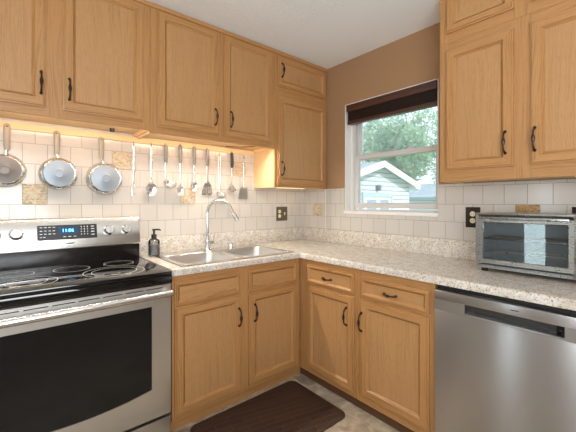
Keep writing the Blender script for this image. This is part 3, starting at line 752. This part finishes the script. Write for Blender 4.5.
def bowl_mesh(x, z, w0, rx, rz, dep, tilt=0, seg=24, n=5):
    """shallow spoon bowl as a solid shell"""
    m = MB(XL); R = Matrix.Rotation(tilt, 3, 'X')
    def P(k, t, off):
        a = 2 * PI * k / seg; c = Vector((rx * t * math.cos(a), -dep * (1 - t * t) + off, rz * t * math.sin(a))); c = R @ c; return m.bm.verts.new((x + c.x, w0 + c.y, z + c.z))
    inn = [[P(k, (i + 1) / n, .0) for k in range(seg)] for i in range(n)]; out = [[P(k, (i + 1) / n, -.0018) for k in range(seg)] for i in range(n)]
    for L in (inn, out):
        c = P(0, 0, .0 if L is inn else -.0018)
        for k in range(seg): m.face([c, L[0][k], L[0][(k + 1) % seg]], None, True)
        for a, b in zip(L, L[1:]):
            for k in range(seg): m.face([a[k], a[(k + 1) % seg], b[(k + 1) % seg], b[k]], None, True)
    for k in range(seg): m.face([inn[-1][k], inn[-1][(k + 1) % seg], out[-1][(k + 1) % seg], out[-1][k]])
    return m
def plate(x, z0, z1, wt, wb, parent, slots=0, mat=None, lean=-.016):
    """turner blade with real slots: strips between them"""
    m = MB(XL)
    def strip(f0, f1, a0, a1):
        v = []
        for off in (0, .0016):
            for tt in (a0, a1):
                zz = z1 + (z0 - z1) * tt; wd = wt + (wb - wt) * min(1, tt * 1.6); ww = HW + lean * tt + off
                v += [m.bm.verts.new((x + wd * (f0 - .5), ww, zz)), m.bm.verts.new((x + wd * (f1 - .5), ww, zz))]
        for q in ((0, 1, 3, 2), (4, 6, 7, 5), (0, 4, 5, 1), (2, 3, 7, 6), (0, 2, 6, 4), (1, 5, 7, 3)): m.face([v[i] for i in q])
    if slots:
        strip(0, 1, 0, .18); strip(0, 1, .18, .34); strip(0, 1, .86, 1)
        nn = 2 * slots + 1
        for i in range(0, nn, 2): strip(i / nn, (i + 1) / nn, .34, .86)
    else:
        for k in range(4): strip(0, 1, k / 4, (k + 1) / 4)
    return m.build('blade', mat or SPOONM, parent)

# carving fork
q = utensil('carving_fork', -1.597, 'two-tined chrome fork hanging next to the largest pan'); eye(-1.597, 1.658, q)
shaft(-1.597, [(0, 0, 1.65), (.002, .004, 1.60), (0, .002, 1.52), (-.002, 0, 1.42), (-.003, 0, 1.405)], [.006, .006, .0045, .004, .006], q)
m = MB(XL)
for s_ in (-1, 1): m.tube([(-1.600, HW, 1.408), (-1.600 + s_ * .010, HW + .002, 1.392), (-1.600 + s_ * .011, HW + .006, 1.35), (-1.600 + s_ * .010, HW + .008, 1.322)], [.004, .0035, .003, .0012], 8)
m.build('tines', SPOONM, q); hook(-1.597, 1.664, 'two-tined fork')
# slotted spoon
q = utensil('slotted_spoon', -1.483, 'all-chrome serving spoon with slotted oval bowl, second utensil from the fork end'); eye(-1.483, 1.664, q)
shaft(-1.483, [(0, 0, 1.656), (0, .004, 1.60), (0, .003, 1.52), (0, .0, 1.44), (0, 0, 1.405)], [.006, .0075, .005, .0045, .007], q)
o = bowl_mesh(-1.483, 1.366, HW + .006, .036, .046, .012).build('bowl', SPOONM, q)
m = MB(XL)
for dx in (-.014, 0, .014): m.box((-1.483 + dx - .002, HW - .003, 1.345), (-1.483 + dx + .002, HW + .0065, 1.385))
m.build('slots', BLACK, o) if False else m.bm.free()
m = MB(XL)
for dx in (-.013, 0, .013):
    wz = HW + .006 - .012 * (1 - (dx / .036) ** 2) + .0006
    m.box((-1.483 + dx - .002, wz, 1.346), (-1.483 + dx + .002, wz + .0006, 1.386))
m.build('slots', plain('slot_dark', srgb(90, 86, 80), .6), o); hook(-1.483, 1.670, 'slotted spoon')
# ladle
q = utensil('ladle', -1.382, 'grey-handled soup ladle with round bowl, hanging between two spoons'); grip(-1.382, 1.56, 1.690, q)
shaft(-1.382, [(0, 0, 1.565), (0, 0, 1.48), (0, .004, 1.425), (0, .006, 1.412)], [.0055, .0045, .005, .006], q)
m = MB(XL); m.lathe([(.012, -.034), (.028, -.029), (.041, -.012), (.045, .004), (.047, .006), (.043, .006), (.038, -.010), (.026, -.024), (.002, -.029)], (-1.368, HW + .046, 1.408), (.05, .5, 1), 28, cap=False); m.build('bowl', SPOONM, q); hook(-1.382, 1.676, 'soup ladle')
# pasta server
q = utensil('pasta_server', -1.276, 'grey-handled pasta server with toothed bowl, above the left relief tile by the faucet'); grip(-1.276, 1.565, 1.700, q)
shaft(-1.276, [(0, 0, 1.57), (.002, 0, 1.48), (0, .0, 1.41), (0, 0, 1.385)], [.0055, .0045, .005, .008], q)
o = bowl_mesh(-1.276, 1.362, HW + .008, .026, .036, .010).build('bowl', SPOONM, q)
m = MB(XL)
for k in range(9):
    a = -PI * .12 - k * PI * .76 / 8 * 1.0; a = -PI * .5 + (k - 4) * .36
    cx, cz_ = -1.276 + .025 * math.cos(a), 1.362 + .035 * math.sin(a)
    m.tube([(cx, HW + .006, cz_), (cx + .002 * math.cos(a), HW + .028, cz_ + .002 * math.sin(a))], [.0035, .002], 6)
m.build('teeth', SPOONM, o); hook(-1.276, 1.686, 'pasta server')
# serving spoon
q = utensil('serving_spoon', -1.167, 'grey-handled serving spoon with plain oval bowl, beside the grey-handled turner'); grip(-1.167, 1.56, 1.700, q)
shaft(-1.167, [(0, 0, 1.565), (0, 0, 1.48), (0, .0, 1.44), (0, 0, 1.425)], [.0055, .0045, .005, .008], q)
bowl_mesh(-1.167, 1.398, HW + .006, .031, .037, .012).build('bowl', SPOONM, q); hook(-1.167, 1.686, 'serving spoon')
# slotted turner
q = utensil('slotted_turner', -1.06, 'grey-handled slotted turner with wide shiny blade above the faucet'); grip(-1.06, 1.56, 1.692, q)
shaft(-1.06, [(0, 0, 1.565), (0, 0, 1.49), (0, .002, 1.445), (0, 0, 1.425)], [.0055, .0045, .006, .013], q, .4)
plate(-1.056, 1.334, 1.432, .045, .088, q, 4); hook(-1.06, 1.678, 'grey-handled turner')
# looped ladle
q = utensil('ladle', -.956, 'slim chrome ladle with looped strap handle above the faucet arch')
m = MB(XL); x = -.956
m.tube([(x - .004, HW, 1.42), (x - .010, HW, 1.52), (x - .010, HW, 1.63), (x - .007, HW, 1.652), (x, HW, 1.658), (x + .007, HW, 1.652), (x + .010, HW, 1.63), (x + .010, HW, 1.52), (x + .004, HW, 1.42)], .0034, 8); m.build('handle', SPOONM, q)
shaft(x, [(0, 0, 1.425), (0, 0, 1.38), (0, .004, 1.345)], [.0065, .006, .006], q)
m = MB(XL); m.lathe([(.008, -.018), (.030, -.014), (.040, -.002), (.043, .008), (.039, .008), (.030, -.008), (.002, -.014)], (x, HW + .03, 1.336), (0, .45, 1), 28, cap=False); m.build('bowl', SPOONM, q); hook(x, 1.652, 'looped chrome ladle')
# small slotted spoon, black handle
q = utensil('skimmer', -.841, 'small slotted skimmer with black handle beside the relief tile'); grip(-.841, 1.56, 1.686, q, plain('dark_grey_handle', srgb(62, 62, 62), .35))
shaft(-.841, [(0, 0, 1.565), (-.002, 0, 1.48), (-.006, .002, 1.43), (-.010, .004, 1.41)], [.005, .004, .0045, .006], q)
m = MB(XL)
for k in range(5):
    z = 1.408 - k * .0085; hw_ = (.026, .032, .034, .032, .024)[k]
    m.tube([(-.845 - hw_, HW + .010 - .3 * 0, z + hw_ * .35), (-.845, HW + .002, z), (-.845 + hw_, HW + .010, z - hw_ * .35)], .0025, 6)
m.tube([(-.845 + .035 * math.cos(a), HW + .008, 1.391 + .024 * math.sin(a) - .012 * math.cos(a)) for a in [i * 2 * PI / 20 for i in range(21)]], .003, 6)
m.build('head', SPOONM, q); hook(-.841, 1.672, 'black-handled skimmer')
# grey bladed turner
q = utensil('turner', -.725, 'chrome strap-handled turner with dull solid blade, last utensil before the corner cabinet')
m = MB(XL); x = -.725
m.tube([(x - .006, HW, 1.60), (x - .008, HW, 1.640), (x - .005, HW, 1.652), (x, HW, 1.656), (x + .005, HW, 1.652), (x + .008, HW, 1.640), (x + .006, HW, 1.60)], .0032, 8)
m.tube([(x, HW, 1.612), (x, HW + .003, 1.55), (x, HW + .002, 1.46), (x, HW, 1.41), (x, HW, 1.395)], [.010, .0095, .007, .007, .011], 10, .4); m.build('handle', SPOONM, q)
plate(-.725, 1.305, 1.405, .062, .088, q, 0, plain('dull_blade', srgb(176, 172, 166), .32, .9)); hook(x, 1.650, 'strap-handled turner')

# ------------------------------------------------------------------ under-cabinet lamps and fittings
def bar(x0, x1, w_, z, label):
    L_ = thing('under_cabinet_light', ((x0 + x1) / 2, -w_, z), label, 'light', 'under-cabinet lights')
    MB(XL).box((x0, w_ - .016, z + .0055), (x1, w_ + .012, z + .012)).build('housing', WHITEP, L_)
    MB(XL).box((x0 + .02, w_ - .010, z + .003), (x1 - .02, w_ + .010, z + .0055)).build('diffuser', DIFF, L_)
    return L_
LB = bar(-1.55, -.71, .272, 1.718, 'slim light bar under the oak wall cabinet over the sink')
bar(-2.45, -1.60, .272, 1.730, 'slim light bar under the oak wall cabinet over the range')
bar(-.48, -.12, .15, 1.403 - .004, 'short light bar under the oak corner cabinet')
m = MB(); m.lathe([(.012, 1.722), (.014, 1.726), (.014, 1.7415)], (-1.742, -.10, 0)); tag(m.build('lamp_switch', BLACK, origin=(-1.742, -.1, 1.72)), 'black round switch under the wall cabinet above the largest pan', 'switch')
m = MB(); m.tube([(-.66, -.262, 1.726), (-.74, -.20, 1.724), (-.82, -.12, 1.722), (-.90, -.06, 1.726), (-.905, -.05, 1.728)], .0028, 8); m.build('power_cord', BLACK, LB)

# ------------------------------------------------------------------ outlets
def outlet(xf, u, z, w, h, plate_mat, label, duo):
    g = 'wall outlets'; q = xf((u, .01, z))
    O = thing('wall_outlet', q, label, 'outlet', g)
    m = MB(xf); m.box((u - w / 2, .008, z - h / 2), (u + w / 2, .0135, z + h / 2), bev=.002); m.build('cover_plate', plate_mat, O)
    cu = u - (w * .23 if duo else 0)
    for dz in (-.021, .021):
        m = MB(xf); m.lathe([(.0165, .0135), (.0165, .0155), (.015, .0162)], (cu, 0, z + dz), (0, 1, 0), 20); s_ = m.build('socket', CREAM, O)
        m = MB(xf)
        for du in (-.006, .006): m.box((cu + du - .001, .0160, z + dz - .003), (cu + du + .001, .0166, z + dz + .005))
        m.build('slots', BLACK, s_)
    if duo:
        m = MB(xf); m.box((u + w * .23 - .005, .0135, z - .014), (u + w * .23 + .005, .0155, z + .014)); m.box((u + w * .23 - .0035, .0155, z - .002), (u + w * .23 + .0035, .024, z + .009), bev=.001); m.build('toggle_switch', CREAM, O)
outlet(XL, -.291, 1.170, .130, .130, PLATEB, 'bronze plate with cream outlet and switch under the corner cabinet', True)
outlet(XR, -1.567, 1.183, .086, .128, PLATEK, 'dark plate with cream outlet left of the toaster oven', False)
outlet(XR, -2.085, 1.190, .080, .128, PLATEK, 'dark plate mostly hidden behind the right end of the toaster oven', False)

# ------------------------------------------------------------------ blind
BD = thing('window_blind', (.03, -.93, 2.0), 'dark brown wood blind raised to the top of the window', 'blind')
m = MB(); by0, by1 = WY1 + .012, WY0 - .02
m.box((-.006, by0, 2.058), (.010, by1, 2.116), bev=.003); m.box((.012, by0 + .004, 2.066), (.062, by1 - .004, 2.112)); m.box((-.010, by0, 2.098), (-.004, by1, 2.112), bev=.002); m.build('valance', BLIND, BD)
m = MB()
for k in range(15): m.box((.006, by0 + .006, 1.978 + k * .0056), (.056, by1 - .006, 1.9812 + k * .0056))
m.build('slats', SLATM, BD)
m = MB(); m.box((.004, by0 + .004, 1.950), (.058, by1 - .004, 1.976), bev=.003); m.build('bottom_rail', BLIND, BD)

# ------------------------------------------------------------------ floor mat
m = MB(); pts = rrect(-1.47, -.685, -1.125, -.615, .05, 8)
lo = [m.bm.verts.new((x, y, .0005)) for x, y in pts]; n = len(pts)
mid_ = [m.bm.verts.new((x, y, .008)) for x, y in pts]; tp = [m.bm.verts.new((x, y, .013)) for x, y in rrect(-1.458, -.697, -1.113, -.627, .04, 8)]
for a, b in ((lo, mid_), (mid_, tp)):
    for k in range(n): m.face([a[k], a[(k + 1) % n], b[(k + 1) % n], b[k]])
m.face(tp); m.face(lo[::-1])
tag(m.build('floor_mat', FOAM, origin=(-1.04, -.87, 0)), 'dark brown cushioned kitchen mat on the floor in front of the sink cabinet', 'mat')

# ------------------------------------------------------------------ outdoors
struct(MB().box((-40, -30, -.7), (60, 50, -.6)).build('ground', GRASS))
AX, AY, AZ = 7.16, 4.07, 2.63; sl = .30; ew = 2.30; hw_ = 2.02      # gable apex, roof slope, half widths of roof and wall
G = thing('garage', (AX, AY + 2, -.6), 'white sided garage with gabled front seen through the window', 'garage')
wz = AZ - .10 - sl * hw_
m = MB(); m.prism([(AX - hw_, -.6), (AX + hw_, -.6), (AX + hw_, wz), (AX, AZ - .10), (AX - hw_, wz)], 1, AY, AY + 5); m.build('walls', SIDING, G)
m = MB()
for s_ in (-1, 1): m.prism([(AX, AZ - .1), (AX, AZ), (AX + s_ * ew, AZ - sl * ew), (AX + s_ * ew, AZ - .1 - sl * ew)], 1, AY - .25, AY + 5.2)
m.build('roof', SHINGLE, G)
m = MB()
for s_ in (-1, 1):
    m.prism([(AX, AZ - .20), (AX, AZ + .01), (AX + s_ * ew, AZ + .01 - sl * ew), (AX + s_ * ew, AZ - .2 - sl * ew)], 1, AY - .29, AY - .25)
    m.prism([(AX + s_ * (hw_ - .02), wz - .14), (AX + s_ * ew, wz - .20), (AX + s_ * ew, wz - .02), (AX + s_ * (hw_ - .02), wz + .06)], 1, AY - .285, AY - .01)
m.build('fascia', WHITEP, G)
m = MB(); m.box((AX - .86, AY - .06, 1.45), (AX + .84, AY, 1.60)); m.box((AX + .76, AY - .06, -.6), (AX + .84, AY, 1.45)); m.box((AX - .86, AY - .06, -.6), (AX - .78, AY, 1.45)); m.build('door_trim', plain('grey_blue_trim', srgb(176, 190, 206), .5), G)
m = MB(); m.box((AX - .78, AY - .03, -.6), (AX + .76, AY - .005, 1.45)); gd = m.build('door', WHITEP, G)
for xa, xb_ in ((-.62, -.10), (.10, .62)):
    m = MB(); m.box((AX + xa, AY - .036, .95), (AX + xb_, AY - .030, 1.36)); m.build('door_light', plain('dim_glass', srgb(140, 156, 174), .2), gd)
m = MB(); m.box((AX - .11, AY - .04, 1.66), (AX + .03, AY, 1.84)); m.lathe([(.03, 1.66), (.07, 1.70), (.08, 1.80), (.03, 1.86)], (AX - .04, AY - .10, 0), seg=12); m.build('wall_lamp', plain('lamp_grey', srgb(90, 100, 112), .5), G)
H = thing('house', (19, 6, -.6), 'distant white house with grey shingled roof right of the garage', 'house')
MB().box((16.3, 1.0, -.6), (22, 8.6, 1.50)).build('walls', SIDING, H)
m = MB(); m.prism([(15.9, 1.48), (15.9, 1.58), (19.2, 2.50), (22.4, 1.58), (22.4, 1.48)], 1, .6, 9.0); m.build('roof', SHINGLE, H)

def leaf_crown(name, c, R, n, mat, parent, seed):
    rnd = random.Random(seed); m = MB()
    lobes = [(Vector((rnd.uniform(-1, 1) * R[0], rnd.uniform(-1, 1) * R[1], rnd.uniform(-1, 1) * R[2])) * .62, rnd.uniform(.35, .6)) for _ in range(14)]
    for i in range(n):
        lc, lr = lobes[i % 14]
        d_ = Vector((rnd.gauss(0, 1), rnd.gauss(0, 1), rnd.gauss(0, 1))).normalized() * rnd.uniform(.5, 1) ** .5
        p = Vector(c) + lc + Vector((d_.x * R[0], d_.y * R[1], d_.z * R[2])) * lr
        a = Vector((rnd.gauss(0, 1), rnd.gauss(0, 1), rnd.gauss(0, 1))).normalized(); b = a.orthogonal().normalized(); s_ = rnd.uniform(.10, .24)
        m.face([m.bm.verts.new(p + a * s_), m.bm.verts.new(p + b * s_ * .6), m.bm.verts.new(p - a * s_), m.bm.verts.new(p - b * s_ * .6)])
    me = m.build(name, mat, parent); return me
def tree(loc, h, R, mat, label, seed, n=2600):
    T_ = thing('tree', loc, label, 'tree', 'trees behind the garage')
    x, y, z = loc
    m = MB(); m.tube([(x, y, z), (x + .1, y, z + h * .4), (x, y + .1, z + h * .75), (x + .05, y, z + h)], [.28, .22, .14, .05], 10)
    for k in range(5):
        a = k * 1.3; m.tube([(x + .05, y, z + h * (.4 + .08 * k)), (x + R[0] * .35 * math.cos(a), y + R[1] * .35 * math.sin(a), z + h * (.55 + .08 * k)), (x + R[0] * .6 * math.cos(a), y + R[1] * .6 * math.sin(a), z + h * (.66 + .08 * k))], [.1, .07, .02], 7)
    m.build('trunk', BARK, T_)
    leaf_crown('crown', (x, y, z + h * .72), R, n, mat, T_, seed)
tree((16, 16.2, -.6), 8.5, (2.7, 2.7, 4.2), LEAF, 'tall haze-pale green tree behind the garage, left in the window', 1, 7000)
tree((24, 13.0, -.6), 8.8, (2.9, 2.9, 4.6), LEAFD, 'leafy tree in the middle of the window between garage and distant house', 2, 9000)
tree((26, 6.6, -.6), 9.0, (2.9, 2.9, 4.8), LEAF, 'haze-pale green tree behind the distant house, right in the window', 3, 8000)
tree((32, 21.5, -.6), 10.5, (4.0, 4.0, 5.4), LEAFD, 'farthest tree on the left, showing between the nearer crowns', 4, 7000)
tree((35, 12.2, -.6), 11.0, (4.4, 4.4, 5.6), LEAFD, 'farthest tree on the right, showing between the nearer crowns', 5, 7000)
